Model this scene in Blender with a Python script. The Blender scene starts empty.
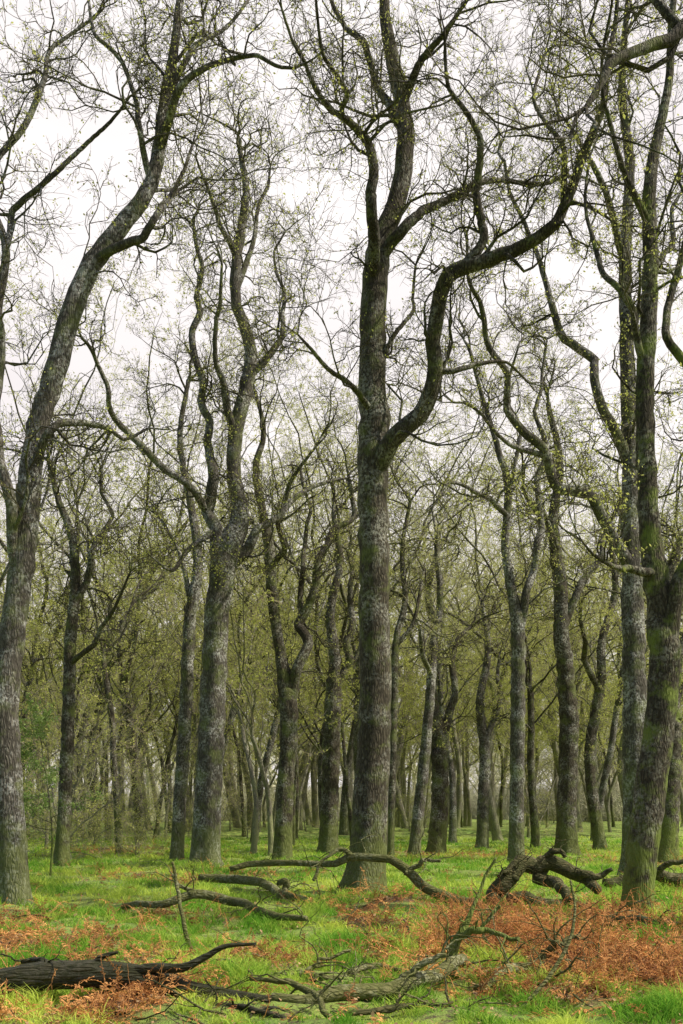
import bpy, math, random
import numpy as np
rng = np.random.default_rng(11)
random.seed(5)
scene = bpy.context.scene
COL = scene.collection
EYE = 1.6; FPX = 1000.0; HZ = 805.0; CXP = 341.5

# ---------------------------------------------------------------- camera
cd = bpy.data.cameras.new("camera"); cam = bpy.data.objects.new("camera", cd); COL.objects.link(cam)
cam.location = (0, 0, EYE); cam.rotation_euler = (math.radians(90), 0, 0)
cd.sensor_fit = 'VERTICAL'; cd.sensor_height = 36; cd.sensor_width = 24
cd.lens = FPX/1024*36; cd.shift_y = (HZ-512)/1024; cd.clip_end = 2000; cd.clip_start = 0.05
scene.camera = cam
scene.view_settings.view_transform = 'Standard'
scene.view_settings.look = 'None'; scene.view_settings.exposure = 0

# ---------------------------------------------------------------- light
SUN_EL = math.radians(50); SUN_AZ = math.radians(100)   # azimuth clockwise from +Y, towards +X
w = bpy.data.worlds.new("World"); scene.world = w; w.use_nodes = True
nt = w.node_tree; N = nt.nodes; Lk = nt.links
for n in list(N): N.remove(n)
out = N.new('ShaderNodeOutputWorld'); mxs = N.new('ShaderNodeMixShader')
bg1 = N.new('ShaderNodeBackground'); bg2 = N.new('ShaderNodeBackground')
sky = N.new('ShaderNodeTexSky'); sky.sky_type = 'NISHITA'; sky.sun_disc = False
sky.sun_elevation = SUN_EL; sky.sun_rotation = SUN_AZ; sky.dust_density = 3
Lk.new(sky.outputs[0], bg1.inputs[0]); bg1.inputs[1].default_value = 0.13
tc = N.new('ShaderNodeTexCoord'); mp = N.new('ShaderNodeMapping'); mp.inputs['Scale'].default_value = (1, 1, 2.5)
no = N.new('ShaderNodeTexNoise'); no.inputs['Scale'].default_value = 2.2; no.inputs['Detail'].default_value = 5
cr = N.new('ShaderNodeValToRGB')
cr.color_ramp.elements[0].position = 0.3; cr.color_ramp.elements[0].color = (0.92, 0.86, 0.87, 1)
cr.color_ramp.elements[1].position = 0.7; cr.color_ramp.elements[1].color = (1.18, 1.12, 1.10, 1)
Lk.new(tc.outputs['Generated'], mp.inputs[0]); Lk.new(mp.outputs[0], no.inputs['Vector']); Lk.new(no.outputs[0], cr.inputs[0])
Lk.new(cr.outputs[0], bg2.inputs[0]); bg2.inputs[1].default_value = 1.0
# bright cloud where the camera looks, clear darker sky elsewhere added to cut fill
sx = N.new('ShaderNodeSeparateXYZ'); Lk.new(tc.outputs['Generated'], sx.inputs[0])
ad_ = N.new('ShaderNodeMath'); ad_.operation = 'MULTIPLY_ADD'; Lk.new(no.outputs[0], ad_.inputs[0]); ad_.inputs[1].default_value = 0.25; Lk.new(sx.outputs[1], ad_.inputs[2])
mrw = N.new('ShaderNodeMapRange'); mrw.interpolation_type = 'SMOOTHSTEP'; Lk.new(ad_.outputs[0], mrw.inputs[0])
mrw.inputs[1].default_value = 0.25; mrw.inputs[2].default_value = 0.70
Lk.new(mrw.outputs[0], mxs.inputs[0]); Lk.new(bg1.outputs[0], mxs.inputs[1]); Lk.new(bg2.outputs[0], mxs.inputs[2]); Lk.new(mxs.outputs[0], out.inputs[0])

sd = bpy.data.lights.new("sun", 'SUN'); sd.energy = 5.0; sd.angle = math.radians(0.5); sd.color = (1, 0.94, 0.80)
so = bpy.data.objects.new("sun", sd); COL.objects.link(so)
so.rotation_euler = (math.radians(90)-SUN_EL, 0, math.pi-SUN_AZ)
so.location = (20, 10, 30)

# ---------------------------------------------------------------- materials
def mat_new(name):
    m = bpy.data.materials.new(name); m.use_nodes = True
    for n in list(m.node_tree.nodes): m.node_tree.nodes.remove(n)
    return m, m.node_tree.nodes, m.node_tree.links
def mixc(N, L, f, a, b):
    x = N.new('ShaderNodeMix'); x.data_type = 'RGBA'
    for s, v in ((0, f), (6, a), (7, b)):
        if isinstance(v, (int, float)): x.inputs[s].default_value = v
        elif isinstance(v, tuple): x.inputs[s].default_value = (*v, 1)
        else: L.new(v, x.inputs[s])
    return x.outputs[2]
def ramp(N, L, f, a, b, ca=(0, 0, 0), cb=(1, 1, 1)):
    r = N.new('ShaderNodeValToRGB'); e = r.color_ramp.elements
    e[0].position = a; e[1].position = b; e[0].color = (*ca, 1); e[1].color = (*cb, 1)
    L.new(f, r.inputs[0]); return r.outputs[0]
def noise(N, L, vec, sc, det=4, rough=0.55):
    t = N.new('ShaderNodeTexNoise'); t.inputs['Scale'].default_value = sc; t.inputs['Detail'].default_value = det
    t.inputs['Roughness'].default_value = rough; L.new(vec, t.inputs['Vector']); return t.outputs[0]

def bark(name, dark, mid, pale, moss, mossamt=0.5, lich=0.5, rough=0.9, zs=(1, 1, 0.2), mbase=0.3):
    m, N, L = mat_new(name)
    o = N.new('ShaderNodeOutputMaterial'); b = N.new('ShaderNodeBsdfPrincipled'); L.new(b.outputs[0], o.inputs[0])
    tc = N.new('ShaderNodeTexCoord'); oi = N.new('ShaderNodeObjectInfo')
    ad = N.new('ShaderNodeVectorMath'); ad.operation = 'ADD'; L.new(tc.outputs['Object'], ad.inputs[0]); L.new(oi.outputs['Random'], ad.inputs[1])
    mp = N.new('ShaderNodeMapping'); mp.inputs['Scale'].default_value = zs; L.new(ad.outputs[0], mp.inputs[0])
    nz = noise(N, L, mp.outputs[0], 30, 6, 0.7)
    vo = N.new('ShaderNodeTexVoronoi'); vo.feature = 'DISTANCE_TO_EDGE'; vo.inputs['Scale'].default_value = 24
    wv = N.new('ShaderNodeVectorMath'); wv.operation = 'MULTIPLY_ADD'
    n2 = N.new('ShaderNodeTexNoise'); n2.inputs['Scale'].default_value = 12; L.new(mp.outputs[0], n2.inputs['Vector'])
    L.new(n2.outputs[1], wv.inputs[0]); wv.inputs[1].default_value = (0.1, 0.1, 0.1); L.new(mp.outputs[0], wv.inputs[2])
    L.new(wv.outputs[0], vo.inputs['Vector'])
    crack = ramp(N, L, vo.outputs[0], 0.0, 0.28)
    c = mixc(N, L, ramp(N, L, nz, 0.32, 0.66), dark, mid)
    c = mixc(N, L, crack, dark, c)
    big = noise(N, L, ad.outputs[0], 1.6, 6, 0.7)
    fine = noise(N, L, ad.outputs[0], 18, 5, 0.7)
    lm = N.new('ShaderNodeMath'); lm.operation = 'MULTIPLY'
    L.new(ramp(N, L, big, 0.46, 0.60), lm.inputs[0]); L.new(ramp(N, L, fine, 0.46, 0.56), lm.inputs[1])
    lm2 = N.new('ShaderNodeMath'); lm2.operation = 'MULTIPLY'; L.new(lm.outputs[0], lm2.inputs[0]); lm2.inputs[1].default_value = lich
    c = mixc(N, L, lm2.outputs[0], c, pale)
    dn = noise(N, L, ad.outputs[0], 0.7, 4, 0.6)
    dk = N.new('ShaderNodeMath'); dk.operation = 'MULTIPLY'; L.new(ramp(N, L, dn, 0.48, 0.62), dk.inputs[0]); dk.inputs[1].default_value = 0.5
    c = mixc(N, L, dk.outputs[0], c, dark)
    sp = N.new('ShaderNodeSeparateXYZ'); L.new(tc.outputs['Object'], sp.inputs[0])
    mr = N.new('ShaderNodeMapRange'); L.new(sp.outputs[2], mr.inputs[0])
    mr.inputs[1].default_value = 0; mr.inputs[2].default_value = 1.8; mr.inputs[3].default_value = mbase; mr.inputs[4].default_value = 0.0
    mn = noise(N, L, ad.outputs[0], 2.3, 5, 0.7)
    mm = N.new('ShaderNodeMath'); mm.operation = 'ADD'; L.new(mr.outputs[0], mm.inputs[0]); L.new(mn, mm.inputs[1])
    mf = N.new('ShaderNodeMath'); mf.operation = 'MULTIPLY'; L.new(ramp(N, L, mm.outputs[0], 0.50, 0.66), mf.inputs[0]); mf.inputs[1].default_value = mossamt
    c = mixc(N, L, mf.outputs[0], c, moss)
    L.new(c, b.inputs['Base Color']); b.inputs['Roughness'].default_value = rough
    b.inputs['Specular IOR Level'].default_value = 0.2
    hm = N.new('ShaderNodeMath'); hm.operation = 'MULTIPLY_ADD'; L.new(crack, hm.inputs[0]); hm.inputs[1].default_value = 0.6; L.new(nz, hm.inputs[2])
    bp = N.new('ShaderNodeBump'); bp.inputs['Strength'].default_value = 0.9; bp.inputs['Distance'].default_value = 0.025
    L.new(hm.outputs[0], bp.inputs['Height']); L.new(bp.outputs[0], b.inputs['Normal'])
    return m
BK_GREY = bark("bark_grey_lichen", (0.05, 0.043, 0.034), (0.24, 0.215, 0.175), (0.56, 0.55, 0.51), (0.20, 0.24, 0.06), 0.45, 0.85)
BK_BRN = bark("bark_brown", (0.036, 0.03, 0.021), (0.17, 0.143, 0.098), (0.46, 0.45, 0.38), (0.18, 0.22, 0.05), 0.55, 0.7, mbase=0.3)
BK_GRN = bark("bark_mossy", (0.036, 0.03, 0.021), (0.16, 0.137, 0.09), (0.44, 0.43, 0.34), (0.20, 0.26, 0.045), 0.7, 0.6, mbase=0.25)
BK_FAR = bark("bark_haze_tint", (0.16, 0.145, 0.11), (0.34, 0.31, 0.235), (0.50, 0.48, 0.38), (0.34, 0.37, 0.14), 0.5, 0.55)  # bark colour paled to paint in distance haze
LOGS = (0.3, 1, 1)
BK_DEAD = bark("bark_dead_wood", (0.05, 0.037, 0.025), (0.26, 0.20, 0.135), (0.52, 0.48, 0.38), (0.20, 0.24, 0.05), 0.4, 0.75, zs=LOGS)
BK_WET = bark("bark_wet_log", (0.009, 0.006, 0.006), (0.055, 0.036, 0.03), (0.15, 0.12, 0.11), (0.08, 0.10, 0.025), 0.25, 0.4, rough=0.4, zs=(0.15, 1, 1))
BK_ROT = bark("bark_rotten_brown", (0.016, 0.01, 0.008), (0.13, 0.08, 0.045), (0.34, 0.27, 0.19), (0.15, 0.18, 0.04), 0.3, 0.6, rough=0.7, zs=LOGS)

def simple(name, ca, cb, sc=2.0, transl=0.0, attr=None, rough=0.85):
    m, N, L = mat_new(name)
    o = N.new('ShaderNodeOutputMaterial'); b = N.new('ShaderNodeBsdfPrincipled')
    b.inputs['Roughness'].default_value = rough; b.inputs['Specular IOR Level'].default_value = 0.2
    if attr:
        a = N.new('ShaderNodeAttribute'); a.attribute_name = attr; f = a.outputs['Fac']
        c = mixc(N, L, f, ca, cb)
    else:
        tc = N.new('ShaderNodeTexCoord'); f = noise(N, L, tc.outputs['Object'], sc, 3)
        c = mixc(N, L, ramp(N, L, f, 0.35, 0.65), ca, cb)
    L.new(c, b.inputs['Base Color'])
    if transl:
        t = N.new('ShaderNodeBsdfTranslucent'); L.new(c, t.inputs[0]); mx = N.new('ShaderNodeMixShader'); mx.inputs[0].default_value = transl
        L.new(b.outputs[0], mx.inputs[1]); L.new(t.outputs[0], mx.inputs[2]); L.new(mx.outputs[0], o.inputs[0])
    else: L.new(b.outputs[0], o.inputs[0])
    return m
TW = simple("twig_bark", (0.045, 0.037, 0.025), (0.14, 0.125, 0.07), 0.9)
TW_FAR = simple("twig_haze_tint", (0.34, 0.305, 0.205), (0.54, 0.52, 0.30), 0.35)  # haze of the further trees put into their twig colour
TW_BRN = simple("twig_brown", (0.30, 0.24, 0.165), (0.44, 0.38, 0.25), 0.6)
LF = simple("spring_buds", (0.42, 0.46, 0.10), (0.70, 0.70, 0.22), 1.5, 0.45)
LF_EV = simple("evergreen_leaf", (0.12, 0.19, 0.05), (0.30, 0.40, 0.11), 3, 0.35, rough=0.5)

# ---------------------------------------------------------------- mesh helpers
class Acc:
    def __init__(s): s.V = []; s.F = []; s.M = []; s.n = 0; s.A = []
    def add(s, V, F, m=0, A=None):
        s.V.append(V.reshape(-1, 3)); s.F.append(F.reshape(-1, 4)+s.n); s.M.append(np.full(F.reshape(-1, 4).shape[0], m, dtype=np.int32))
        nv = V.reshape(-1, 3).shape[0]; s.A.append(np.zeros(nv) if A is None else A.reshape(-1)); s.n += nv
    def mesh(s, name, mats, attr=None, smooth=True):
        V = np.concatenate(s.V).astype(np.float32); F = np.concatenate(s.F).astype(np.int32); M = np.concatenate(s.M)
        me = bpy.data.meshes.new(name)
        me.vertices.add(len(V)); me.vertices.foreach_set('co', V.ravel())
        me.loops.add(F.size); me.loops.foreach_set('vertex_index', F.ravel())
        me.polygons.add(len(F)); me.polygons.foreach_set('loop_start', np.arange(0, F.size, 4, dtype=np.int32))
        me.polygons.foreach_set('material_index', M)
        me.polygons.foreach_set('use_smooth', np.full(len(F), smooth))
        for m in mats: me.materials.append(m)
        if attr:
            a = me.attributes.new(attr, 'FLOAT', 'POINT'); a.data.foreach_set('value', np.concatenate(s.A).astype(np.float32))
        me.update(calc_edges=True)
        return me
def nrm(v): return v/np.maximum(np.linalg.norm(v, axis=-1, keepdims=True), 1e-9)
def tubes(acc, P, R, sides, m=0, lump=0.0, flare=0.0, ax=0.25):
    M, n, _ = P.shape
    T = nrm(np.gradient(P, axis=1)); mean = nrm(P[:, -1]-P[:, 0])
    a = nrm(np.cross(mean, rng.normal(size=(M, 3))+1e-3))[:, None, :]
    U = nrm(a-(a*T).sum(-1, keepdims=True)*T); W = np.cross(T, U)
    th = np.arange(sides)*2*math.pi/sides
    r = R[:, :, None]*np.ones((1, 1, sides))
    if lump:
        for k in (2, 3, 5, 7):
            ph = rng.uniform(0, 6.28, (M, 1, 1))+np.cumsum(rng.normal(0, 0.14, (M, n, 1)), axis=1)
            r = r*(1+lump/k**0.5*np.cos(k*th+ph)*rng.uniform(0.4, 1, (M, 1, 1)))
        r = r*(1+lump*ax*np.interp(np.arange(n), np.arange(0, n+7, 7), rng.normal(size=len(np.arange(0, n+7, 7))))[None, :, None])
    if flare:
        z = P[:, :, 2][:, :, None]; ph = rng.uniform(0, 6.28)
        lobes = 0.55+0.45*np.cos(4*th+ph)+0.25*np.cos(7*th+ph*2)
        r = r*(1+flare*np.exp(-np.clip(z, 0, 9)/0.2)*lobes+0.06*np.exp(-np.clip(z, 0, 9)/1.0))
    V = P[:, :, None, :]+r[..., None]*(np.cos(th)[None, None, :, None]*U[:, :, None, :]+np.sin(th)[None, None, :, None]*W[:, :, None, :])
    idx = np.arange(M*n*sides).reshape(M, n, sides); nx = np.roll(idx, -1, axis=2)
    F = np.stack([idx[:, :-1], nx[:, :-1], nx[:, 1:], idx[:, 1:]], axis=-1)
    acc.add(V, F, m)
def grow(P0, D0, L, R0, nseg, wander, up=0.03, tip=0.25, curl=0.0):
    M = len(P0); pts = [P0]; D = nrm(D0); step = (L/nseg)[:, None]; c = rng.normal(size=(M, 3))*curl
    for i in range(nseg):
        D = nrm(D+wander*rng.normal(size=(M, 3))+c+np.array([0, 0, up])); pts.append(pts[-1]+D*step)
    P = np.stack(pts, 1); t = np.linspace(0, 1, nseg+1)[None, :]
    return P, R0[:, None]*(1-(1-tip)*t**0.8)
def spawn(P, R, K, tmin, a0, a1, rf, cap, terminal=True):
    M, n, _ = P.shape
    t = tmin+(1-tmin)*(np.arange(K)[None, :]+rng.uniform(0, 1, (M, K)))/K
    if terminal: t = np.concatenate([t, np.ones((M, 1))*0.999], 1); K += 1
    f = t*(n-1); i = np.minimum(f.astype(int), n-2); fr = (f-i)[..., None]; r = np.arange(M)[:, None]
    A, B = P[r, i], P[r, i+1]; pos = (A*(1-fr)+B*fr).reshape(-1, 3); T = nrm(B-A).reshape(-1, 3)
    Rr = (R[r, i]*(1-fr[..., 0])+R[r, i+1]*fr[..., 0]).reshape(-1)
    ang = rng.uniform(a0, a1, (M, K))
    if terminal: ang[:, -1] *= 0.3
    ang = ang.reshape(-1, 1); perp = nrm(np.cross(T, rng.normal(size=T.shape)))
    D = T*np.cos(ang)+perp*np.sin(ang)
    return pos, D, np.minimum(Rr*rf, cap), t.reshape(-1)
def leaves(acc, C, size, m=1):
    M = len(C); a = nrm(rng.normal(size=(M, 3))); b = nrm(np.cross(a, rng.normal(size=(M, 3))))
    s = (size*rng.uniform(0.5, 1.3, M))[:, None]
    V = np.stack([C-a*s, C-b*s*0.55, C+a*s, C+b*s*0.55], 1); acc.add(V, np.arange(M*4).reshape(M, 4), m)
def crown_from(tr, cr, P1, D1, L1, R1, K=(6, 6, 3), twig=0.0055, leafn=0, leafsz=0.03, wander=0.3, up=0.04, l2=0.45, l3=0.42, sides=(6, 4, 3, 3), seg3=3):
    P, R = grow(P1, D1, L1, R1, 8, wander*1.3, up, 0.2, curl=0.0); tubes(tr, P, R, sides[0])
    p, d, r, t = spawn(P, R, K[0], 0.12, 0.6, 1.3, 0.62, 0.03); Lp = np.repeat(L1, K[0]+1)
    L = Lp*l2*(1.15-0.6*t)*rng.uniform(0.6, 1.3, len(t)); P, R = grow(p, d, L, np.maximum(r, twig*1.7), 5, wander*1.15, up, 0.45); tubes(cr, P, R, sides[1])
    p, d, r, t = spawn(P, R, K[1], 0.12, 0.5, 1.2, 0.65, 0.012); Lp = np.repeat(L, K[1]+1)
    L = np.maximum(Lp*l3*(1.2-0.6*t)*rng.uniform(0.6, 1.4, len(t)), 0.12); P, R = grow(p, d, L, np.maximum(r, twig), seg3, wander*0.9, up, 0.6); tubes(cr, P, R, sides[2])
    if K[2]:
        p, d, r, t = spawn(P, R, K[2], 0.15, 0.4, 1.0, 0.8, twig*0.8); Lp = np.repeat(L, K[2]+1)
        L = np.maximum(Lp*0.5*rng.uniform(0.5, 1.3, len(t)), 0.06); P, R = grow(p, d, L, np.maximum(r, twig*0.6), 2, wander*0.8, up, 0.6); tubes(cr, P, R, sides[3])
    if leafn:
        C = P.reshape(-1, 3); C = C[rng.integers(0, len(C), leafn)]+rng.normal(0, 0.03, (leafn, 3)); leaves(cr, C, leafsz)

def hgt(x, y):
    x = np.asarray(x, float); y = np.asarray(y, float)
    near = 0.05*np.sin(x*1.3+0.7*np.sin(y*0.9))*np.cos(y*1.1+x*0.4)+0.025*np.sin(x*3.1+y*2.3)+0.035*np.sin(x*4.3+1.5*np.sin(y*2.7))*np.sin(y*3.7+x)
    far = 0.16*np.sin(x*0.11+1.0)*np.sin(y*0.13)
    return near+far*np.clip((y-24)/20, 0, 1)

def obj(name, data, parent=None, loc=(0, 0, 0)):
    o = bpy.data.objects.new(name, data); COL.objects.link(o); o.location = loc
    if parent: o.parent = parent
    return o
def tag(o, label=None, cat=None, group=None, kind=None):
    if label: o["label"] = label
    if cat: o["category"] = cat
    if group: o["group"] = group
    if kind: o["kind"] = kind

def catmull(pts, n):
    pts = np.array(pts, float); k = len(pts)
    Q = np.vstack([2*pts[0]-pts[1], pts, 2*pts[-1]-pts[-2]])
    seg = np.linalg.norm(np.diff(pts[:, :3], axis=0), axis=1); s = np.concatenate([[0], np.cumsum(seg)])
    u = np.linspace(0, s[-1], n); outp = []
    for v in u:
        i = min(max(np.searchsorted(s, v, side='right')-1, 0), k-2); t = (v-s[i])/max(seg[i], 1e-6)
        a, b, c, d = Q[i], Q[i+1], Q[i+2], Q[i+3]
        outp.append(0.5*((2*b)+(-a+c)*t+(2*a-5*b+4*c-d)*t*t+(-a+3*b-3*c+d)*t**3))
    return np.array(outp), s[-1]

# ---------------------------------------------------------------- surveyed oaks
GROUP = "oak trees of the wood"
def hero(trunk_path, d, limbs, bare, label, mat=BK_BRN, tw=TW, dens=1.5, K=(7, 6, 2), blen=(1.3, 3.0), leafn=2500, twig=0.0042, slim=0.84, leafsz=0.024):
    bx, by = trunk_path[0][0], trunk_path[0][1]
    X0 = (bx-CXP)*d/FPX; base = np.array([X0, d, 0.0])
    def W(px, py, dd): return np.array([(px-CXP)*dd/FPX, dd, EYE+(HZ-py)*dd/FPX])-base
    tr, cr = Acc(), Acc(); built = []
    def path(pts, dy0, dy1, n, amp=0.2):
        k = len(pts); P = []; lim = bool(built)
        for i, q in enumerate(pts):
            dd = d+dy0+(dy1-dy0)*(i/(k-1))**1.2; sl = slim*(1-0.25*i/(k-1) if lim else 1)
            P.append([*W(q[0], q[1], dd), q[2]*0.5*dd/FPX*sl])
        if built:
            best = None
            for BP, BR in built:
                dist = np.linalg.norm(BP[:, [0, 2]]-np.array([P[0][0], P[0][2]]), axis=1)+0.3*np.abs(BP[:, 1]-P[0][1]); j = int(dist.argmin())
                if best is None or dist[j] < best[0]: best = (dist[j], BP[max(j-1, 0)], BR[j])
            if best[0] < 1.2:
                P[0][:3] = list(best[1]); P[0][3] = min(P[0][3], best[2]*0.85)
        P, L = catmull(P, n); r = np.maximum(P[:, 3], 0.012)
        jit = rng.normal(0, 1, (n, 3))*r[:, None]*amp*0.35; jit[0] = 0
        if built:   # kinks along limbs
            kk = max(int(L/0.6), 4); kn = rng.normal(0, 1, (kk, 3)); kn[0] = 0
            u = np.linspace(0, kk-1, n); kv = np.stack([np.interp(u, np.arange(kk), kn[:, c]) for c in range(3)], 1)
            jit = jit+kv*(0.08+0.25*r[:, None])
        return P[:, :3]+jit*np.minimum(np.linspace(0, 4, n), 1)[:, None], r, L
    P, r, L = path(trunk_path, 0, trunk_path[-1][3] if len(trunk_path[-1]) > 3 else 0, 90)
    built.append((P, r))
    P0 = np.vstack([[P[0]+[0, 0, -0.35]], P]); r0 = np.concatenate([[r[0]], r])
    tubes(tr, P0[None], r0[None], 24, lump=0.045, flare=0.45)
    S, D, Ls, Rs = [], [], [], []
    def seed(P, r, L, zmin, dens):
        n = len(P)
        for _ in range(int(L*dens)):
            i = random.randint(2, n-2)
            if P[i, 2] < zmin: continue
            T = P[i+1]-P[i]; T /= np.linalg.norm(T); q = np.cross(T, rng.normal(size=3)); q /= np.linalg.norm(q)
            a = random.uniform(0.6, 1.35); S.append(P[i]); D.append(T*math.cos(a)+q*math.sin(a)+np.array([0, 0, 0.15]))
            rr = min(r[i]*0.55, random.uniform(0.016, 0.042)); Rs.append(rr); Ls.append(random.uniform(*blen)*(0.6+rr*10))
        if r[-1] < 0.12:
            for _ in range(3):
                T = P[-1]-P[-3]; T /= np.linalg.norm(T); S.append(P[-1]); D.append(T+rng.normal(0, 0.35, 3)); Rs.append(min(r[-1]*0.75, 0.05)); Ls.append(random.uniform(*blen)*1.0)
    zb = W(bx, bare, d)[2]
    seed(P, r, L, zb, dens)
    for lp in limbs:
        pts, dy0, dy1 = lp
        P, r, L = path(pts, dy0, dy1, 54); built.append((P, r))
        tubes(tr, P[None], r[None], 12, lump=0.045)
        seed(P, r, L, -5, dens*1.15)
    crown_from(tr, cr, np.array(S), np.array(D), np.array(Ls), np.array(Rs), K=K, leafn=leafn, leafsz=leafsz, twig=twig, wander=0.3)
    e = obj("oak_tree", None, loc=(X0, d, float(hgt(X0, d)))); e.empty_display_size = 0.5
    tag(e, label, "tree", GROUP)
    obj("trunk", tr.mesh("oak_trunk", [mat]), e); obj("crown", cr.mesh("oak_crown", [tw, LF]), e)
    return e

hero([(362,894,47),(368,850,42),(372,780,40),(375,700,38),(374,600,36),(373,500,35),(374,430,36),(372,380,31),(373,320,30),(377,260,29),(383,235,25),(398,195,22),(405,150,21),(404,110,20),(396,75,18),(388,35,15),(384,0,12),(376,-60,9),(380,-130,6,1.5)], 18.0, [
 ([(376,455,24),(395,438,22),(415,415,21),(432,385,20),(437,350,19),(440,305,19),(455,277,19),(490,259,18),(530,241,16),(560,215,15),(583,175,13),(598,125,11),(610,65,8),(624,0,6),(630,-70,4)],0,-2.2),
 ([(478,262,13),(486,235,11),(487,190,11),(484,150,10),(472,110,8),(455,80,6),(450,30,4)],-0.9,-1.6),
 ([(386,240,15),(402,224,14),(425,214,12),(452,196,10),(485,183,8),(530,180,6),(565,172,4),(600,190,3)],0.2,1.8),
 ([(378,250,17),(370,215,14),(371,172,13),(362,138,12),(345,118,10),(322,104,8),(304,84,7),(288,50,5),(282,5,4)],0,-1.8),
 ([(404,120,13),(378,80,10),(356,40,8),(340,5,6),(320,-50,4)],0.8,2.5),
 ([(397,85,11),(425,55,9),(455,25,7),(480,-10,5),(500,-60,4)],0.9,-1),
 ([(345,118,8),(335,80,7),(318,45,5),(310,0,4)],-1.2,-2.4),
 ([(373,395,9),(350,385,7),(325,370,6),(308,350,5),(296,336,3)],0,-1.2),
 ([(380,350,8),(400,330,6),(418,300,5),(415,260,4)],0,1.4),
 ([(583,175,9),(560,130,6),(540,90,5),(545,40,4)],-1.8,-0.5),
 ([(437,350,8),(470,372,6),(500,365,4),(530,380,3)],-0.7,0.6),
], 320, "tall straight oak forking into sweeping bare limbs, lichen on grey-brown bark", BK_BRN, dens=1.4, leafn=9000)

hero([(13,908,37),(12,850,35),(8,780,33),(6,700,31),(14,620,30),(24,550,29),(29,490,28),(38,430,25),(56,370,26),(70,320,25),(88,272,24),(120,228,21),(148,190,18),(160,145,16),(165,100,14),(174,50,11),(180,0,9),(190,-80,6,1.5)], 16.0, [
 ([(32,460,12),(48,438,10),(70,425,9),(100,424,7),(120,436,5),(150,430,4)],0,1.5),
 ([(110,236,13),(140,222,10),(165,205,8),(182,180,6),(187,150,4)],0,1.4),
 ([(163,125,12),(182,95,9),(207,76,8),(240,68,6),(275,72,5),(310,62,3),(330,50,2)],0.6,-0.9),
 ([(170,70,9),(195,50,7),(230,22,5),(260,-20,4)],0.7,2.2),
 ([(18,570,14),(8,500,14),(-2,440,14),(2,380,13),(0,320,12),(2,260,11),(-10,200,10),(0,150,9),(30,118,9),(46,80,8),(50,40,6),(85,12,4)],0,2),
 ([(2,262,9),(20,215,8),(45,188,7),(80,150,6),(108,120,5),(127,92,3)],1.3,0.6),
 ([(160,150,9),(130,120,7),(120,70,6),(95,30,5),(90,-30,4)],0.5,2),
], 430, "leaning grey oak with smooth pale base and long curved stem", BK_GREY, dens=1.4, leafn=9000)

hero([(205,866,35),(208,800,33),(212,720,32),(216,640,30),(221,585,30),(228,548,31),(241,515,22),(234,475,18),(236,430,18),(248,380,17),(250,345,15),(236,300,13),(238,250,12),(246,195,9),(240,150,6,1)], 26.0, [
 ([(222,575,18),(212,530,17),(212,490,15),(210,450,12),(203,400,11),(194,335,10),(201,280,8),(197,230,5)],0,2),
 ([(214,505,10),(190,488,9),(156,462,9),(128,436,9),(106,412,8),(103,385,7),(90,352,6),(78,338,4)],0,-2),
 ([(230,565,14),(250,545,13),(272,525,9),(292,500,8),(316,482,6),(345,480,3)],0,1.5),
 ([(236,430,11),(226,395,9),(215,350,7),(222,300,6),(215,260,4)],0.3,-1.5),
 ([(250,365,10),(275,350,8),(285,310,6),(275,270,4),(285,230,3)],0.4,2),
 ([(238,250,8),(222,215,6),(205,180,5),(195,150,3)],0.8,-1),
 ([(240,280,8),(258,240,6),(262,200,5),(275,160,3)],0.8,1.8),
 ([(212,520,8),(190,550,6),(172,570,5),(150,560,3)],0,-1.8),
], 520, "stout grey oak with swollen fork and twisted limbs", BK_GREY, dens=1.2, leafn=12000, twig=0.005, leafsz=0.028)

hero([(636,917,34),(641,860,36),(651,790,36),(661,710,35),(664,650,36),(660,605,34),(652,550,26),(647,480,23),(645,400,22),(648,330,20),(651,260,18),(649,200,16),(655,150,13),(668,90,10),(672,20,8),(680,-60,5,1)], 14.5, [
 ([(663,630,26),(680,585,22),(692,545,20),(700,480,17),(694,400,15),(672,340,12),(676,280,11),(690,220,8)],0,1.2),
 ([(655,560,14),(640,580,9),(615,572,7),(596,560,5),(585,545,3)],0,-0.8),
 ([(648,345,10),(620,300,8),(600,260,7),(585,215,5),(590,160,4)],0,1.4),
 ([(650,215,10),(625,170,8),(612,120,6),(600,60,5),(605,0,4)],0.5,-0.8),
], 560, "mossy green-brown oak forking low into heavy stems", BK_GRN, dens=1.2, leafn=8000)

hero([(636,868,33),(636,800,30),(635,700,28),(633,620,27),(632,540,25),(631,470,21),(628,370,18),(625,270,15),(630,170,12),(622,90,9),(628,0,6,1)], 22.0, [
 ([(630,560,16),(602,517,14),(572,482,13),(542,452,12),(520,420,11),(496,366,9),(482,322,8),(468,288,6),(462,240,4)],0,-2),
 ([(631,455,14),(602,402,12),(574,352,11),(552,302,9),(536,260,7),(512,200,6),(500,150,4)],0,2),
 ([(542,452,7),(500,440,5),(470,410,4),(455,405,3)],-0.7,-1.6),
 ([(629,330,10),(650,280,8),(668,240,7),(683,190,5)],0,1.4),
 ([(626,240,9),(600,200,8),(580,150,6),(560,120,4)],0,-1.4),
], 560, "straight grey oak throwing out long diagonal bare limbs", BK_GREY, dens=1.2, leafn=12000, leafsz=0.027)

hero([(800,935,55),(798,800,46),(790,600,42),(782,400,38),(775,250,30),(785,100,22),(790,-20,14,1)], 12.0, [
 ([(776,230,22),(750,120,22),(715,45,21),(683,24,20),(655,32,18),(625,55,15),(600,82,12),(577,100,8)],0,-0.8),
 ([(683,24,12),(650,2,10),(620,-10,8),(590,-20,5)],-0.5,0.5),
], 200, "large dark oak reaching out one heavy crooked limb", BK_BRN, dens=0.4, leafn=300)

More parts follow.
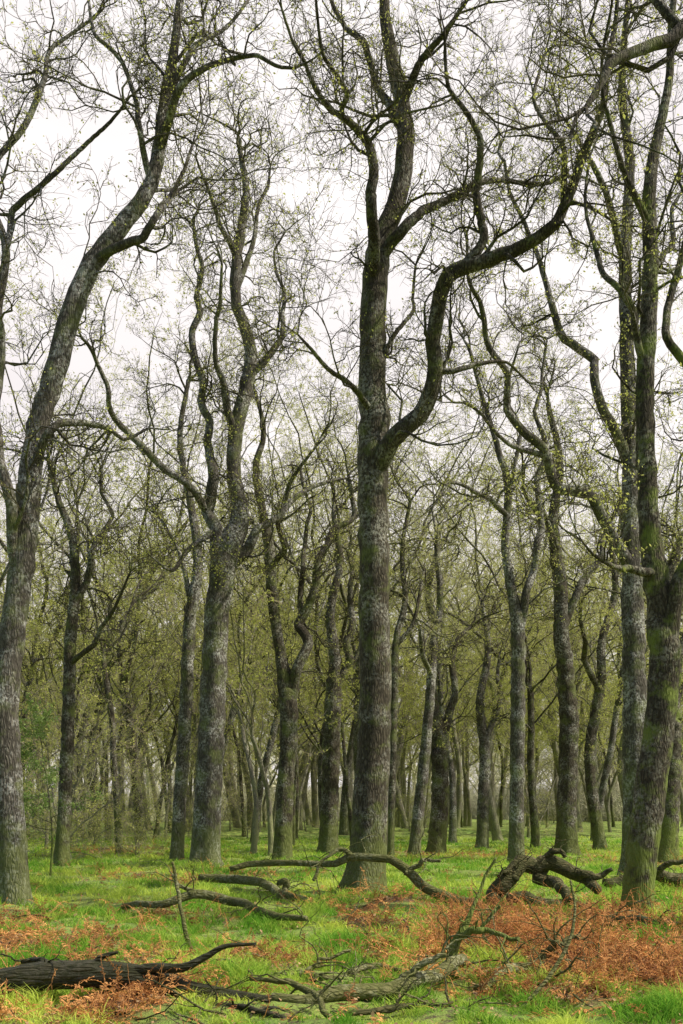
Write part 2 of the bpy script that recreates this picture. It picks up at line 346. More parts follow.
hero([(282,862,22),(285,800,20),(288,740,20),(288,700,22),(280,650,13),(273,600,13),(269,545,12),(260,500,10),(256,465,8),(264,430,6),(255,390,4,1)], 28.0, [
 ([(289,710,15),(297,660,13),(304,612,12),(317,575,11),(330,535,9),(348,512,8),(352,470,5)],0,1.5),
 ([(270,560,8),(285,520,7),(292,480,6),(310,450,4)],0,-1.6),
 ([(304,615,7),(300,560,6),(310,510,5),(300,470,4)],0.5,2.5),
], 690, "slender oak forking in a narrow wishbone", BK_BRN, dens=1.1, leafn=6000)
hero([(516,863,19),(517,800,17),(518,700,17),(518,630,17),(512,590,12),(505,545,10),(508,490,9),(497,445,7),(482,395,5),(470,350,4,1)], 27.5, [
 ([(518,635,12),(529,585,10),(537,530,9),(541,470,8),(535,405,6),(545,350,4)],0,1.6),
 ([(506,500,7),(480,495,6),(455,485,5),(430,500,3)],0,-1.8),
 ([(508,485,6),(520,440,5),(510,400,4)],0,1.8),
], 640, "slim straight oak dividing into two upright limbs", BK_GREY, dens=1.1, leafn=6000)
hero([(567,853,26),(567,800,23),(569,720,22),(563,640,19),(560,580,16),(553,520,12),(560,460,9),(548,400,6,1)], 33.0, [
 ([(563,620,12),(580,580,9),(600,550,8),(612,510,6)],0,1.8),
 ([(560,560,10),(545,520,7),(530,500,6),(520,460,4)],0,-1.8),
], 640, "stout brown oak standing in the open wood", BK_BRN, dens=1.1, leafn=6000)
hero([(600,846,15),(592,790,14),(590,745,13),(600,690,12),(602,640,10),(615,590,8),(610,540,6,1)], 37.0, [
 ([(600,685,9),(585,640,7),(580,600,5)],0,-1.5)], 680, "crooked oak with dark bent stem", BK_BRN, dens=1.1, leafn=4000)
hero([(436,852,21),(440,800,20),(439,740,19),(432,690,12),(437,640,10),(428,590,8),(440,540,5,1)], 34.0, [
 ([(440,745,13),(452,700,10),(455,655,8),(470,620,6)],0,1.5)], 690, "stocky oak forking above head height", BK_BRN, dens=1.1, leafn=4500)
hero([(414,852,14),(421,790,14),(429,710,12),(433,650,11),(440,600,8),(436,540,6,1)], 32.0, [
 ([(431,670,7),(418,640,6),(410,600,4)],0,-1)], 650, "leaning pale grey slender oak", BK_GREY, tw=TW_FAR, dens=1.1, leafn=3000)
hero([(328,852,22),(330,790,21),(333,700,20),(335,655,14),(330,610,11),(340,560,8),(333,510,5,1)], 34.0, [
 ([(333,690,13),(345,650,11),(352,600,9),(350,550,6)],0,1.5)], 650, "thick grey-brown oak with close paired stems", BK_BRN, dens=1.1, leafn=4500)
hero([(61,866,16),(65,800,15),(68,720,15),(70,650,14),(75,590,12),(72,540,10),(58,500,7),(48,460,5,1)], 26.0, [
 ([(72,600,10),(90,560,8),(105,520,6),(100,470,4)],0,1.5),
 ([(70,660,7),(95,640,6),(115,610,5),(125,570,3)],0,-1.5)], 640, "dark narrow oak with tangled lower branches", BK_BRN, dens=1.8, leafn=6000)
hero([(177,853,15),(181,780,15),(186,700,15),(190,620,14),(198,560,12),(190,500,9),(180,440,7),(188,380,5,1)], 29.0, [
 ([(199,600,7),(180,560,6),(165,520,5)],0,1)], 640, "narrow pale oak stem close beside a stouter one", BK_GREY, dens=1.2, leafn=3500)
hero([(390,858,9),(392,780,9),(394,700,9),(396,640,8),(405,600,7),(402,550,5),(410,500,4,1)], 30.0, [
 ([(396,640,6),(415,610,5),(425,570,4)],0,1)], 660, "thin young oak pole with few branches", BK_BRN, dens=1.3, leafn=3000)
hero([(667,864,24),(670,800,22),(673,730,20),(670,670,16),(665,600,12),(680,540,8,1)], 27.5, [
 ([(671,690,12),(690,640,9),(700,590,6)],0,1)], 680, "mossy oak trunk with pale broken side stem", BK_GRN, dens=1.2, leafn=3000)
hero([(482,847,14),(483,800,13),(485,750,13),(480,700,10),(488,650,8),(482,600,5,1)], 38.0, [
 ([(484,740,8),(495,700,7),(500,660,5)],0,1)], 720, "grey straight oak among further trees", BK_GREY, dens=1.1, leafn=4000)

# ---------------------------------------------------------------- wood behind: template oaks, individually placed
def template(seed, H, bole, nl, r0, mats, leafn, K=(4, 5, 3), spread=0.9, twig=0.0045, nb=8, ls=0.036):
    global rng; rng = np.random.default_rng(seed)
    tr, cr = Acc(), Acc()
    hb = H*bole
    P, R = grow(np.array([[0, 0, -0.3]]), np.array([[rng.normal(0, 0.06), rng.normal(0, 0.06), 1.0]]), np.array([hb]), np.array([r0]), 26, 0.04, 0.03, 0.72, curl=0.004)
    tubes(tr, P, R, 12, lump=0.04, flare=0.4)
    S, D, Ls, Rs = [], [], [], []
    for i in range(nl):
        az = i*6.283/nl+rng.normal(0, 0.4); k = -1 if i < 3 else -int(rng.integers(2, 12))
        tilt = rng.uniform(0.15, 0.5)*spread if i < 3 else rng.uniform(0.7, 1.2)*spread
        S.append(P[0, k]); D.append([math.cos(az)*math.sin(tilt), math.sin(az)*math.sin(tilt), math.cos(tilt)])
        Ls.append((H-hb)*(rng.uniform(0.8, 1.05) if i < 3 else rng.uniform(0.35, 0.6))); Rs.append(R[0, k]*(rng.uniform(0.5, 0.68) if i < 3 else rng.uniform(0.25, 0.36)))
    S, D, Ls, Rs = map(np.array, (S, D, Ls, Rs))
    P2, R2 = grow(S, D, Ls, Rs, 18, 0.2, 0.055, 0.2, curl=0.015); tubes(tr, P2, R2, 8, lump=0.04)
    p, d, r, t = spawn(P2, R2, nb, 0.15, 0.5, 1.2, 0.5, 0.05)
    L = np.repeat(Ls, nb+1)*0.34*rng.uniform(0.5, 1.2, len(t))*(1.2-0.5*t)
    crown_from(tr, cr, p, d, L, r, K=K, leafn=leafn, twig=twig, leafsz=ls, wander=0.27, sides=(5, 3, 3, 3), seg3=2)
    return tr.mesh("oak_trunk", [mats[0]]), cr.mesh("oak_crown", [mats[1], LF])
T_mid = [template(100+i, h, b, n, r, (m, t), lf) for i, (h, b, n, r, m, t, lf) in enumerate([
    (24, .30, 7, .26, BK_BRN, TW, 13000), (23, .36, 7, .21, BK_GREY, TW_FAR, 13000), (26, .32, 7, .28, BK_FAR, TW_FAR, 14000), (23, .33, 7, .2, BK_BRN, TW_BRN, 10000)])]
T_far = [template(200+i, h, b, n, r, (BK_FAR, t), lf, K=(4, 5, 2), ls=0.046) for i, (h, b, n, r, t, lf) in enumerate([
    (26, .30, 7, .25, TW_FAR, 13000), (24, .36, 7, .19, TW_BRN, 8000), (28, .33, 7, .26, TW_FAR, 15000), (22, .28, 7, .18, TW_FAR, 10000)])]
T_pole = [template(250+i, h, b, n, r, (m, t), lf, K=(3, 4, 2), nb=6) for i, (h, b, n, r, m, t, lf) in enumerate([
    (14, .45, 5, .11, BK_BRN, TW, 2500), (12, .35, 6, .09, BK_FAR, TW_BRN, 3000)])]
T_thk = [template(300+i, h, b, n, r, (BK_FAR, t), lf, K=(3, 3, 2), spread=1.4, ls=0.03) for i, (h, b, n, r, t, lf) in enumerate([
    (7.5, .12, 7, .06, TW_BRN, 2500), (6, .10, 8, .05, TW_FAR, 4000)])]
rng = np.random.default_rng(77)
taken = []
def ok(x, y, sp):
    for a, b in taken:
        if (a-x)**2+(b-y)**2 < sp*sp: return False
    taken.append((x, y)); return True
for o in list(COL.objects):
    if o.name.startswith("oak_tree"): taken.append((o.location.x, o.location.y))
def place(T, x, y, sc, label, name, cat, group):
    e = obj(name, None, loc=(x, y, float(hgt(x, y)))); e.rotation_euler = (rng.normal(0, 0.035), rng.normal(0, 0.035), rng.uniform(0, 6.28)); e.scale = (sc, sc, sc*rng.uniform(0.95, 1.1))
    tag(e, label, cat, group)
    obj("trunk", T[0], e); obj("crown", T[1], e)
c = 0; tries = 0
while c < 130 and tries < 9000:
    tries += 1
    y = 36+60*rng.uniform()**0.9; x = rng.uniform(-1, 1)*(0.36*y+1.5)
    if not ok(x, y, 3.1 if y < 60 else 2.5): continue
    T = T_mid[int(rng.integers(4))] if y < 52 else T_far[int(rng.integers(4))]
    lab = "bare oak with dark crooked limbs standing in grass" if y < 52 else "bare oak tinted pale for haze with fine twigs and yellow-green buds"
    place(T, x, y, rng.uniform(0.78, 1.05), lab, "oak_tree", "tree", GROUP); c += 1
c = 0
while c < 55:
    y = rng.uniform(30, 75); x = rng.uniform(-1, 1)*(0.36*y+1.5)
    if not ok(x, y, 1.3): continue
    place(T_pole[int(rng.integers(2))], x, y, rng.uniform(0.75, 1.15), "slender young oak with thin crooked stem", "oak_tree", "tree", GROUP); c += 1
c = 0
while c < 36:
    y = rng.uniform(42, 92); x = rng.uniform(-1, 1)*(0.37*y+2)
    if c < 8: y = rng.uniform(28, 44); x = -0.27*y+rng.normal(0, 2.0)
    if not ok(x, y, 1.6): continue
    place(T_thk[int(rng.integers(2))], x, y, rng.uniform(0.6, 1.0), "twiggy multi-stemmed hawthorn thicket bush in bud", "hawthorn_bush", "bush", "hawthorn bushes between the oaks"); c += 1

# far wood as one mass
far = Acc()
lowt = []
for i in range(3):
    rng = np.random.default_rng(400+i); tr = Acc()
    P, R = grow(np.array([[0, 0, -0.3]]), np.array([[0, 0, 1.0]]), np.array([7.0]), np.array([0.30]), 6, 0.05, 0.03, 0.7); tubes(tr, P, R, 6)
    p, d, r, t = spawn(P, R, 6, 0.35, 0.3, 1.1, 0.6, 0.2)
    P, R = grow(p, d, rng.uniform(6, 11, len(t)), r, 7, 0.18, 0.05, 0.25); tubes(tr, P, R, 4)
    p, d, r, t = spawn(P, R, 8, 0.1, 0.4, 1.2, 0.5, 0.06); P, R = grow(p, d, rng.uniform(1.5, 4, len(t)), np.maximum(r, .02), 4, 0.28, 0.04, 0.4); tubes(tr, P, R, 3)
    p, d, r, t = spawn(P, R, 7, 0.1, 0.4, 1.2, 0.6, 0.02); P, R = grow(p, d, rng.uniform(0.6, 1.8, len(t)), np.maximum(r, .011), 2, 0.28, 0.04, 0.6); tubes(tr, P, R, 3)
    nn = 420; S = np.stack([rng.uniform(-4, 4, nn), rng.uniform(-4, 4, nn), np.zeros(nn)], -1)
    P, R = grow(S, np.stack([rng.normal(0, .4, nn), rng.normal(0, .4, nn), np.ones(nn)], -1), rng.uniform(0.8, 4.0, nn), np.full(nn, 0.028), 4, 0.25, 0.0, 0.4); tubes(tr, P, R, 3)
    p, d, r, t = spawn(P, R, 4, 0.1, 0.4, 1.2, 0.6, 0.02); P, R = grow(p, d, rng.uniform(0.4, 1.2, len(t)), np.maximum(r, .018), 2, 0.28, 0.04, 0.6); tubes(tr, P, R, 3)
    lowt.append((np.concatenate(tr.V), np.concatenate(tr.F)))
rng = np.random.default_rng(9)
for i in range(130):
    y = rng.uniform(97, 160); x = rng.uniform(-1, 1)*(0.40*y+6); V, F = lowt[i % 3]; a = rng.uniform(0, 6.28); s = rng.uniform(0.85, 1.15)
    Rm = np.array([[math.cos(a), -math.sin(a), 0], [math.sin(a), math.cos(a), 0], [0, 0, 1]])
    far.add(V@Rm.T*s+np.array([x, y, float(hgt(x, y))]), F)
TW_DIST = simple("twig_far_haze_tint", (0.50, 0.48, 0.36), (0.62, 0.61, 0.42), 0.1)  # palest tint, haze painted into the farthest wood's colour
fw = obj("distant_woodland", far.mesh("distant_woodland", [TW_DIST])); tag(fw, "mass of bare trees tinted pale for haze, closing the wood", "woodland", kind="stuff")

# evergreen sapling
rng = np.random.default_rng(31)
def evergreen(x, y, H, label):
    tr, cr = Acc(), Acc()
    P, R = grow(np.array([[0, 0, -0.1]]), np.array([[0.08, 0, 1.0]]), np.array([H]), np.array([0.035]), 14, 0.06, 0.05, 0.2); tubes(tr, P, R, 8)
    p, d, r, t = spawn(P, R, 18, 0.3, 1.0, 1.5, 0.5, 0.02); L = (1.25-t)*H*0.5*rng.uniform(0.5, 1.2, len(t))
    P, R = grow(p, d, L, r, 6, 0.12, -0.03, 0.3); tubes(tr, P, R, 4)
    p, d, r, t = spawn(P, R, 7, 0.3, 0.5, 1.1, 0.6, 0.008); P, R = grow(p, d, np.full(len(t), 0.25), np.maximum(r, .004), 4, 0.15, -0.03, 0.5); tubes(cr, P, R, 3)
    C = np.repeat(P.reshape(-1, 3), 5, 0); C = C+rng.normal(0, 0.04, C.shape); leaves(cr, C, 0.032)
    e = obj("holly_sapling", None, loc=(x, y, float(hgt(x, y)))); tag(e, label, "sapling")
    obj("stem", tr.mesh("holly_stem", [BK_GRN]), e); obj("foliage", cr.mesh("holly_foliage", [TW, LF_EV]), e)
evergreen(-6.4, 22.0, 3.6, "thin leafy light-green sapling beside pale oak trunk")

# ---------------------------------------------------------------- ground
def vn(x, y, s, seed):
    g = np.random.default_rng(seed).uniform(0, 1, (64, 64)); u = np.asarray(x)/s+200; v = np.asarray(y)/s+200
    i = np.floor(u).astype(int); j = np.floor(v).astype(int); a = u-i; b = v-j; a = a*a*(3-2*a); b = b*b*(3-2*b)
    G = lambda p, q: g[p % 64, q % 64]
    return (G(i, j)*(1-a)+G(i+1, j)*a)*(1-b)+(G(i, j+1)*(1-a)+G(i+1, j+1)*a)*b
def rust(x, y):
    e = lambda cx, cy, rx, ry: np.clip(1.25-((x-cx)/rx)**2-((y-cy)/ry)**2, 0, 1)
    base = np.maximum.reduce([0.95*e(2.7, 11.8, 2.9, 3.7), 0.72*e(-3.7, 13.0, 2.2, 2.8), 0.5*e(-1.4, 10.6, 1.8, 1.2), 0.8*e(4, 33, 4.5, 3), 0.7*e(9.5, 27, 3, 5), 0.7*e(-7.5, 35, 3, 4), 0.5*e(1, 16.0, 1.8, 1.5), 0.55*e(-2.6, 8.4, 1.6, 1.1), 0.45*e(-3, 22, 3, 2)])
    n = 0.45*vn(x, y, 0.9, 1)+0.3*vn(x, y, 0.33, 2)+0.25*vn(x, y, 0.14, 12)
    return np.clip((base*0.75+(n-0.5)*3.6-0.24)*1.6, 0, 1)*np.clip(base*4, 0, 1)
ys = np.concatenate([np.linspace(-12, 5, 18), np.arange(5.2, 24, 0.1), np.linspace(24.3, 60, 90), np.geomspace(61, 900, 50)])
xs_n = np.arange(-9, 9.01, 0.1); xs = np.concatenate([-np.geomspace(700, 9.5, 50), xs_n, np.geomspace(9.5, 700, 50)])
X, Y = np.meshgrid(xs, ys); Z = hgt(X, Y)+(0.05*(vn(X, Y, 0.4, 7)-0.5))*(np.abs(X) < 9.4)
V = np.stack([X, Y, Z], -1); ny, nx = X.shape; I = np.arange(ny*nx).reshape(ny, nx)
F = np.stack([I[:-1, :-1], I[:-1, 1:], I[1:, 1:], I[1:, :-1]], -1)
g = Acc(); g.add(V, F, 0, rust(X, Y))
m, Nn, L = mat_new("forest_floor")
o = Nn.new('ShaderNodeOutputMaterial'); b = Nn.new('ShaderNodeBsdfPrincipled'); L.new(b.outputs[0], o.inputs[0]); b.inputs['Roughness'].default_value = 0.95
tc = Nn.new('ShaderNodeTexCoord'); at = Nn.new('ShaderNodeAttribute'); at.attribute_name = "rust"
n1 = noise(Nn, L, tc.outputs['Object'], 0.8, 6, 0.65); n2 = noise(Nn, L, tc.outputs['Object'], 7, 6, 0.7); n3 = noise(Nn, L, tc.outputs['Object'], 40, 4, 0.7)
gr = mixc(Nn, L, ramp(Nn, L, n1, 0.35, 0.65), (0.17, 0.30, 0.045), (0.38, 0.46, 0.09))
gr = mixc(Nn, L, ramp(Nn, L, n2, 0.50, 0.64), gr, (0.13, 0.10, 0.05))
rs = mixc(Nn, L, ramp(Nn, L, n3, 0.35, 0.65), (0.08, 0.045, 0.025), (0.36, 0.20, 0.085))
cc = mixc(Nn, L, at.outputs['Fac'], gr, rs)
L.new(cc, b.inputs['Base Color'])
bp = Nn.new('ShaderNodeBump'); bp.inputs['Distance'].default_value = 0.05; L.new(n3, bp.inputs['Height']); L.new(bp.outputs[0], b.inputs['Normal'])
go = obj("ground", g.mesh("ground", [m], attr="rust")); tag(go, kind="structure", label="grassy forest floor with rusty bracken patches")

# grass
GRASS = simple("grass_blade", (0.15, 0.36, 0.03), (0.62, 0.72, 0.12), transl=0.45, attr="tone")
rng = np.random.default_rng(21)
n = 430000
y = 6.2*np.exp(rng.uniform(0, 1, n)*math.log(48/6.2)); x = rng.uniform(-1, 1, n)*(0.40*y+1.2)
ru = rust(x, y); cl = 0.45*vn(x, y, 0.5, 3)+0.55*vn(x, y, 0.15, 4)
keep = (rng.uniform(0, 1, n) > ru*0.8) & (cl+rng.normal(0, 0.05, n) > 0.42); x, y, cl = x[keep], y[keep], cl[keep]; n = len(x)
sc = 0.65+y/15
h = (0.015+0.13*np.clip(cl-0.40, 0, 1)*2.0)*rng.uniform(0.5, 1.6, n)*np.minimum(sc, 1.4); wd = 0.0035*sc*rng.uniform(0.7, 1.4, n)
az = rng.uniform(0, 6.28, n); dx, dy = np.cos(az), np.sin(az); ln = h*rng.uniform(0.3, 1.5, n); la = rng.uniform(0, 6.28, n)
B = np.stack([x, y, hgt(x, y)-0.01], -1); S = np.stack([dx*wd, dy*wd, 0*wd], -1)
Mid = B+np.stack([np.cos(la)*ln*0.35, np.sin(la)*ln*0.35, h*0.6], -1); Tp = B+np.stack([np.cos(la)*ln, np.sin(la)*ln, h*0.9], -1)
V = np.stack([B-S, B+S, Mid-S*0.7, Mid+S*0.7, Tp-S*0.1, Tp+S*0.1], 1); k = np.arange(n)[:, None]*6
F = np.concatenate([k+np.array([0, 1, 3, 2]), k+np.array([2, 3, 5, 4])])
ga = Acc(); tone = np.clip(0.35+1.2*(vn(x, y, 1.3, 5)-0.4)+0.9*(vn(x, y, 0.4, 15)-0.5)+rng.normal(0, 0.18, n), 0, 1)
ga.add(V, F, 0, np.repeat(tone, 6)); tag(obj("grass", ga.mesh("grass", [GRASS], attr="tone")), "short bright green woodland grass", "grass", kind="stuff")

# dead bracken
BR = simple("dead_bracken", (0.20, 0.08, 0.035), (0.85, 0.43, 0.15), transl=0.3, attr="tone")
n = 95000
y = 6.8*np.exp(rng.uniform(0, 1, n)*math.log(40/6.8)); x = rng.uniform(-1, 1, n)*(0.40*y+1.0)
rr_ = rust(x, y); core = np.clip(1.2-((x-2.6)/2.6)**2-((y-11.5)/3.3)**2, 0, 1)
keep = rng.uniform(0, 1, n) < (rr_**1.1*(0.25+0.20*core)+0.006); x, y, rr_, core = x[keep], y[keep], rr_[keep], core[keep]; n = len(x)
az = rng.uniform(0, 6.28, n); el = rng.uniform(0.1, 1.5, n)
D0 = np.stack([np.cos(az)*np.cos(el), np.sin(az)*np.cos(el), np.sin(el)], -1)
P, R = grow(np.stack([x, y, hgt(x, y)], -1), D0, rng.uniform(0.15, 0.5, n)*(0.5+1.1*vn(x, y, 0.8, 44)+0.5*core), np.full(n, 0.004), 9, 0.18, -0.13, 0.3)
gz = hgt(P[..., 0], P[..., 1])+0.01; P[..., 2] = np.maximum(P[..., 2], gz)
ba = Acc(); tubes(ba, P, R, 3); ba.A[-1] = np.repeat(rng.uniform(0.4, 1.4, n), 30)
T = nrm(np.gradient(P, axis=1)); sd_ = nrm(np.cross(T, np.array([0, 0, 1.0]))+rng.normal(0, .35, T.shape)); tn = np.clip(rng.uniform(0, 1, n)*0.8+1.0*(vn(x, y, 0.7, 33)-0.45), 0, 1)
full = rng.uniform(0.0, 1.0, n)
for sgn in (-1, 1):
    for off in (0, 0.5):
        for j in range(2, 9):
            C = P[:, j]*(1-off)+P[:, min(j+1, 9)]*off; ll = (0.085*(1-(j+off-2)/8.5)*rng.uniform(0.1, 1.4, n)*np.clip(full*1.6, 0.05, 1))[:, None]
            dr = nrm(sgn*sd_[:, j]+0.35*T[:, j]+np.stack([0*x, 0*x, rng.uniform(-0.7, 0.3, n)], -1)); q = T[:, j]*0.007
            tip = C+dr*ll; midp = C+dr*ll*0.5+np.array([0, 0, 0.006])
            V = np.stack([C, midp-q, tip, midp+q], 1); ba.add(V, np.arange(n*4).reshape(n, 4), 0, np.repeat(np.clip(tn+rng.normal(0, .2, n), 0, 1), 4))
tag(obj("dead_bracken", ba.mesh("dead_bracken", [BR], attr="tone")), "rust-orange dead bracken lying over the grass", "bracken", kind="stuff")
# leaf litter
LT = simple("leaf_litter", (0.10, 0.06, 0.03), (0.55, 0.36, 0.19), transl=0.15, attr="tone")
n = 60000
y = 6.3*np.exp(rng.uniform(0, 1, n)*math.log(45/6.3)); x = rng.uniform(-1, 1, n)*(0.4*y+1); keep = rng.uniform(0, 1, n) < 0.14+0.8*rust(x, y); x, y = x[keep], y[keep]; n = len(x)
C = np.stack([x, y, hgt(x, y)+rng.uniform(0.01, 0.06, n)], -1); a = rng.normal(size=(n, 3)); a[:, 2] *= 0.4; a = nrm(a); bb = nrm(np.cross(a, np.array([0, 0, 1.0])+rng.normal(0, .3, (n, 3))))
s = (0.022*rng.uniform(0.6, 1.4, n)*(0.7+y/30))[:, None]; V = np.stack([C-a*s, C-bb*s*.6, C+a*s, C+bb*s*.6], 1)
la_ = Acc(); la_.add(V, np.arange(n*4).reshape(n, 4), 0, np.repeat(rng.uniform(0, 1, n), 4))
tag(obj("leaf_litter", la_.mesh("leaf_litter", [LT], attr="tone")), "scattered brown fallen oak leaves", "leaf litter", kind="stuff")

# ---------------------------------------------------------------- fallen wood
def Wp(px, py, d): return np.array([(px-CXP)*d/FPX, d, EYE+(HZ-py)*d/FPX])
def fallen(name, label, cat, paths, mat, twigs=10, tl=(0.3, 0.9), sides=14, lump=0.06, tr_=0.012, kink=0.3):
    a = Acc(); S, D, Ls, Rs = [], [], [], []
    p0 = Wp(*[paths[0][0][i] for i in (0, 1, 3)])
    for k, path in enumerate(paths):
        Q = [[*(Wp(q[0], q[1], q[3])-p0), q[2]*0.5*q[3]/FPX] for q in path]
        P, L = catmull(Q, 36); r = np.maximum(P[:, 3], 0.004); P = P[:, :3]
        kn = rng.normal(0, 1, (9, 3)); u = np.linspace(0, 8, 36)
        P = P+rng.normal(0, 1, P.shape)*r[:, None]*0.03+np.stack([np.interp(u, np.arange(9), kn[:, c]) for c in range(3)], 1)*r[:, None]*kink
        P = np.vstack([P[:1], P, P[-1:]]); r = np.concatenate([[0.002], r, [0.002]])
        P[0] -= (P[2]-P[1])*0.05; P[-1] += (P[-2]-P[-3])*0.05
        tubes(a, P[None], r[None], sides, lump=lump, ax=1.0)
        for _ in range(twigs if k == 0 else twigs//2):
            i = random.randint(6, 35); T = nrm(P[i+1]-P[i]); q = nrm(np.cross(T, rng.normal(size=3))); q[2] = abs(q[2])*0.7
            S.append(P[i]); D.append(T*0.6+q); Ls.append(random.uniform(*tl)); Rs.append(min(r[i]*0.5, tr_))
    if S:
        P, R = grow(np.array(S), np.array(D), np.array(Ls), np.array(Rs), 7, 0.33, -0.06, 0.3); tubes(a, P, R, 5)
        p, d, r, t = spawn(P, R, 2, 0.3, 0.5, 1.1, 0.7, 0.006); P, R = grow(p, d, np.repeat(np.array(Ls), 3)*0.4, np.maximum(r, .003), 4, 0.3, -0.05, 0.4); tubes(a, P, R, 4)
    o = obj(name, a.mesh(name, [mat]), loc=tuple(p0)); tag(o, label, cat, "fallen wood on the forest floor")
fallen("fallen_log", "long dark wet fallen log with broken branch stubs", "log", [
 [(-60,1000,30,8.2),(0,986,31,8.2),(60,975,30,8.2),(115,976,28,8.2),(160,982,23,8.2),(195,990,17,8.15),(235,996,12,8.1),(270,1000,8,8.0)],
 [(120,976,12,8.2),(150,968,10,8.15),(182,968,9,8.1),(205,957,7,8.1),(226,946,5,8.1),(256,944,3,8.1)],
 [(90,970,8,8.2),(100,958,6,8.2),(118,952,3,8.2)],
 [(60,972,9,8.2),(40,960,7,8.3),(22,962,4,8.4)]], BK_WET, twigs=3, tl=(0.15, 0.45), lump=0.03, kink=0.06)
fallen("fallen_branch", "grey-brown chunky broken limb half sunk in grass", "branch", [
 [(270,1000,10,8.1),(310,997,13,8.1),(350,990,16,8.3),(400,984,16,8.5),(440,970,14,8.8),(462,958,11,9.2)],
 [(400,983,9,8.5),(420,965,7,8.5),(445,955,5,8.5)],
 [(320,996,8,8.1),(285,982,6,8.3),(250,978,4,8.4)]], BK_DEAD, twigs=7, tl=(0.2, 0.7), kink=0.35, lump=0.06)
fallen("fallen_branch", "long lichened dead branch propped in front of oak trunk", "branch", [
 [(226,871,5,17.0),(255,864,6,17.0),(300,865,6,16.8),(335,864,7,16.6),(352,856,8,16.6),(378,862,8,16.5),(405,870,10,16.4),(430,886,11,16.2),(455,897,11,16.0),(480,902,7,15.8)],
 [(352,857,6,16.6),(340,850,4,16.6),(322,862,3,16.4),(312,880,3,16.3)],
 [(405,872,6,16.4),(425,860,4,16.3),(440,862,3,16.2)]], BK_DEAD, twigs=8, tl=(0.4, 1.0), kink=0.7)
fallen("fallen_branch", "grey dead branch lying in bright grass", "branch", [
 [(203,880,8,19.3),(230,881,9,19.1),(262,886,9,18.4),(285,897,9,17.0),(310,903,7,16.0)],
 [(285,896,7,17.0),(287,884,7,17.0),(278,880,4,17.0)]], BK_DEAD, twigs=8, kink=0.6)
fallen("fallen_branch", "thin curved dead branch across the grass", "branch", [
 [(120,905,6,15.1),(160,905,8,14.5),(195,895,9,14.5),(222,897,10,14.5),(250,907,9,13.9),(280,914,8,13.4),(308,919,6,12.9)],
 [(195,896,6,14.5),(180,886,4,14.5),(172,874,3,14.5)]], BK_DEAD, twigs=8, kink=0.6)
fallen("fallen_log", "broken twisted brown limb arching on jagged ends", "log", [
 [(492,904,12,15.9),(501,891,16,15.9),(516,875,17,16),(532,866,17,16.2),(550,862,16,16.2),(566,867,15,16.2),(582,880,13,16.1),(598,893,10,15.9)],
 [(536,866,14,16.3),(550,878,12,16.0),(562,890,10,15.7),(572,902,6,15.5)],
 [(566,867,9,16.2),(590,877,7,16),(612,869,4,15.9)],
 [(500,898,10,15.8),(530,901,11,15.7),(556,903,10,15.6),(590,906,6,15.5)],
 [(544,862,8,16.2),(552,852,6,16.1),(566,856,4,16.0)],
 [(516,878,8,16),(506,872,5,15.9),(498,876,3,15.8)]], BK_ROT, twigs=8, tl=(0.2, 0.7), kink=0.5, lump=0.06)
fallen("fallen_log", "brown mossy log lying behind mossy oak", "log", [
 [(604,884,10,19),(625,878,12,19),(650,874,13,19),(680,878,14,19),(720,884,12,18.8)],
 [(650,874,8,19),(668,864,6,18.8),(690,862,4,18.7)]], BK_ROT, twigs=8, tl=(0.4, 0.8))
fallen("fallen_branch", "mossy snapped branch standing upright with spreading twigs", "branch", [
 [(452,985,11,9.3),(455,960,11,9.4),(456,940,10,9.4),(462,928,8,9.4),(474,905,4,9.5),(484,880,3,9.6),(496,858,2,9.6)],
 [(458,934,8,9.4),(475,930,7,9.3),(498,932,5,9.2),(520,940,4,9.1)],
 [(474,932,5,9.3),(486,922,4,9.3),(500,905,3,9.3)]], BK_GRN, twigs=6, tl=(0.2, 0.5), kink=0.5)
fallen("fallen_branch", "thin stake-like stick stuck upright in ground", "branch", [
 [(192,950,5,11.2),(186,930,5,11.2),(180,905,4,11.3),(176,885,4,11.4),(172,862,3,11.4)]], BK_DEAD, twigs=0)
fallen("fallen_branch", "tangled pale branch heap over rusty bracken", "branch", [
 [(470,992,8,8.8),(505,972,10,9.2),(540,966,10,9.6),(575,972,9,9.8),(610,962,7,10)],
 [(500,980,6,9.2),(530,985,6,9.0),(565,978,5,9.0),(600,985,4,8.9)],
 [(540,966,6,9.6),(556,945,5,9.6),(580,935,4,9.6)]], BK_DEAD, twigs=16, tl=(0.25, 0.7), kink=0.7)
fallen("fallen_branch", "broken pale branch jutting out of the bracken", "branch", [
 [(596,932,7,12.5),(620,920,7,12.5),(650,918,6,12.4),(683,926,5,12.2),(720,930,4,12)]], BK_DEAD, twigs=9, kink=0.8)
fallen("fallen_branch", "short orange-brown snapped stick in grass", "branch", [
 [(314,992,6,7.9),(322,1006,6,7.7),(333,1022,6,7.5)]], BK_DEAD, twigs=0)
fallen("fallen_branch", "long thin dead stick leaning over bracken", "branch", [
 [(520,1010,4,8.1),(560,960,4,8.3),(575,915,3,8.5),(570,880,2,8.6)]], BK_DEAD, twigs=2)
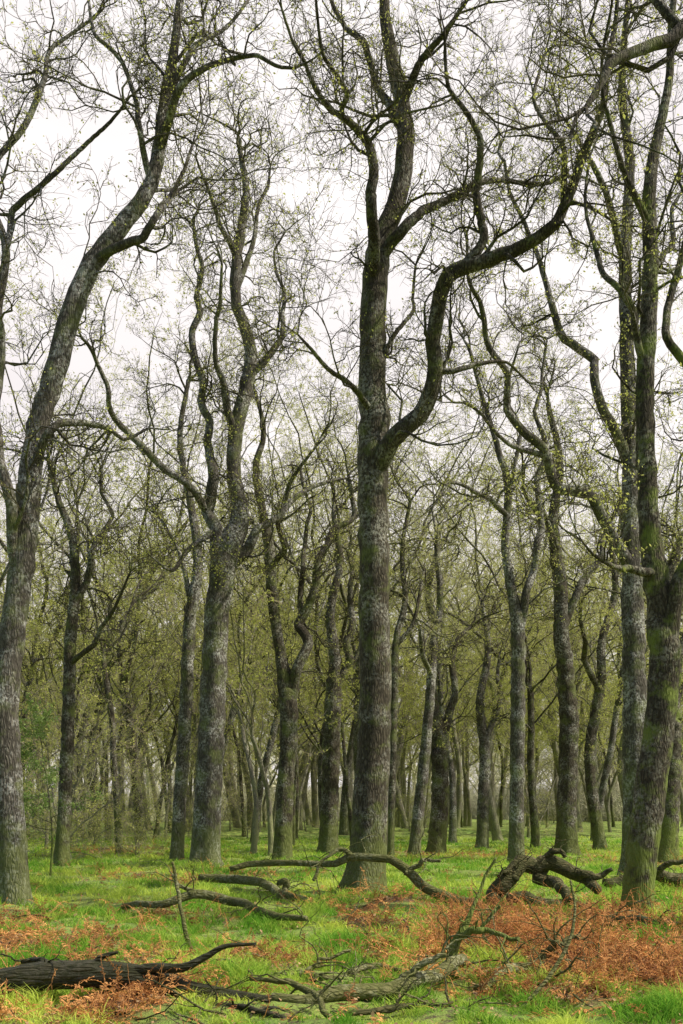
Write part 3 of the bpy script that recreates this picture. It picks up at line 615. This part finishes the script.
fallen("fallen_branch", "crooked grey branch crossing the bracken patch", "branch", [
 [(400,948,7,11.2),(440,940,8,11.4),(490,944,8,11.4),(540,936,7,11.6),(585,944,5,11.4)]], BK_DEAD, twigs=8, kink=0.8, tl=(0.2, 0.6))
fallen("fallen_branch", "small dark twiggy branch in wet grass", "branch", [
 [(190,1012,6,7.7),(230,1006,7,7.8),(262,1012,6,7.6),(300,1020,5,7.5)]], BK_WET, twigs=9, tl=(0.15, 0.35))
fallen("fallen_branch", "brown brushy branch top among grass", "branch", [
 [(330,1014,6,7.6),(380,1010,7,7.7),(430,1006,6,7.9),(480,1014,5,7.7)]], BK_ROT, twigs=9, tl=(0.15, 0.35))
fallen("fallen_branch", "grey-brown brushwood tangle in the grass", "branch", [
 [(250,985,6,9.0),(290,975,7,9.2),(330,978,7,9.2),(380,966,6,9.6),(420,970,4,9.6)],
 [(300,976,5,9.2),(320,960,4,9.3),(350,950,3,9.4)]], BK_DEAD, twigs=10, tl=(0.2, 0.6), kink=0.8)
for i in range(100):
    if i < 65: y = random.uniform(7.0, 10.8); x = random.uniform(-0.3*y, 0.34*y)
    else: y = 10*math.exp(random.random()*math.log(2.6)); x = random.uniform(-1, 1)*(0.37*y+0.3)
    a = random.uniform(0, 6.28); L = random.uniform(0.2, 0.9)
    rng = np.random.default_rng(900+i); ac = Acc()
    P, R = grow(np.array([[0, 0, 0.0]]), np.array([[math.cos(a), math.sin(a), random.choice([0.1, 0.1, 0.5])]]), np.array([L]), np.array([random.uniform(0.004, 0.018)]), 9, 0.2, 0, 0.3)
    P[..., 2] = np.clip(P[..., 2], 0, 0.25)+0.03; tubes(ac, P, R, 6)
    p, d, r, t = spawn(P, R, 3, 0.2, 0.5, 1.1, 0.6, 0.01); d[:, 2] = np.abs(d[:, 2])*0.3; P, R = grow(p, d, np.full(len(t), L*0.3), r, 5, 0.2, -0.05, 0.3); tubes(ac, P, R, 4)
    o = obj("fallen_stick", ac.mesh("fallen_stick", [BK_DEAD if i % 3 else BK_ROT]), loc=(x, y, float(hgt(x, y)))); tag(o, "small dead stick lying on grass", "stick", "fallen sticks in the grass")
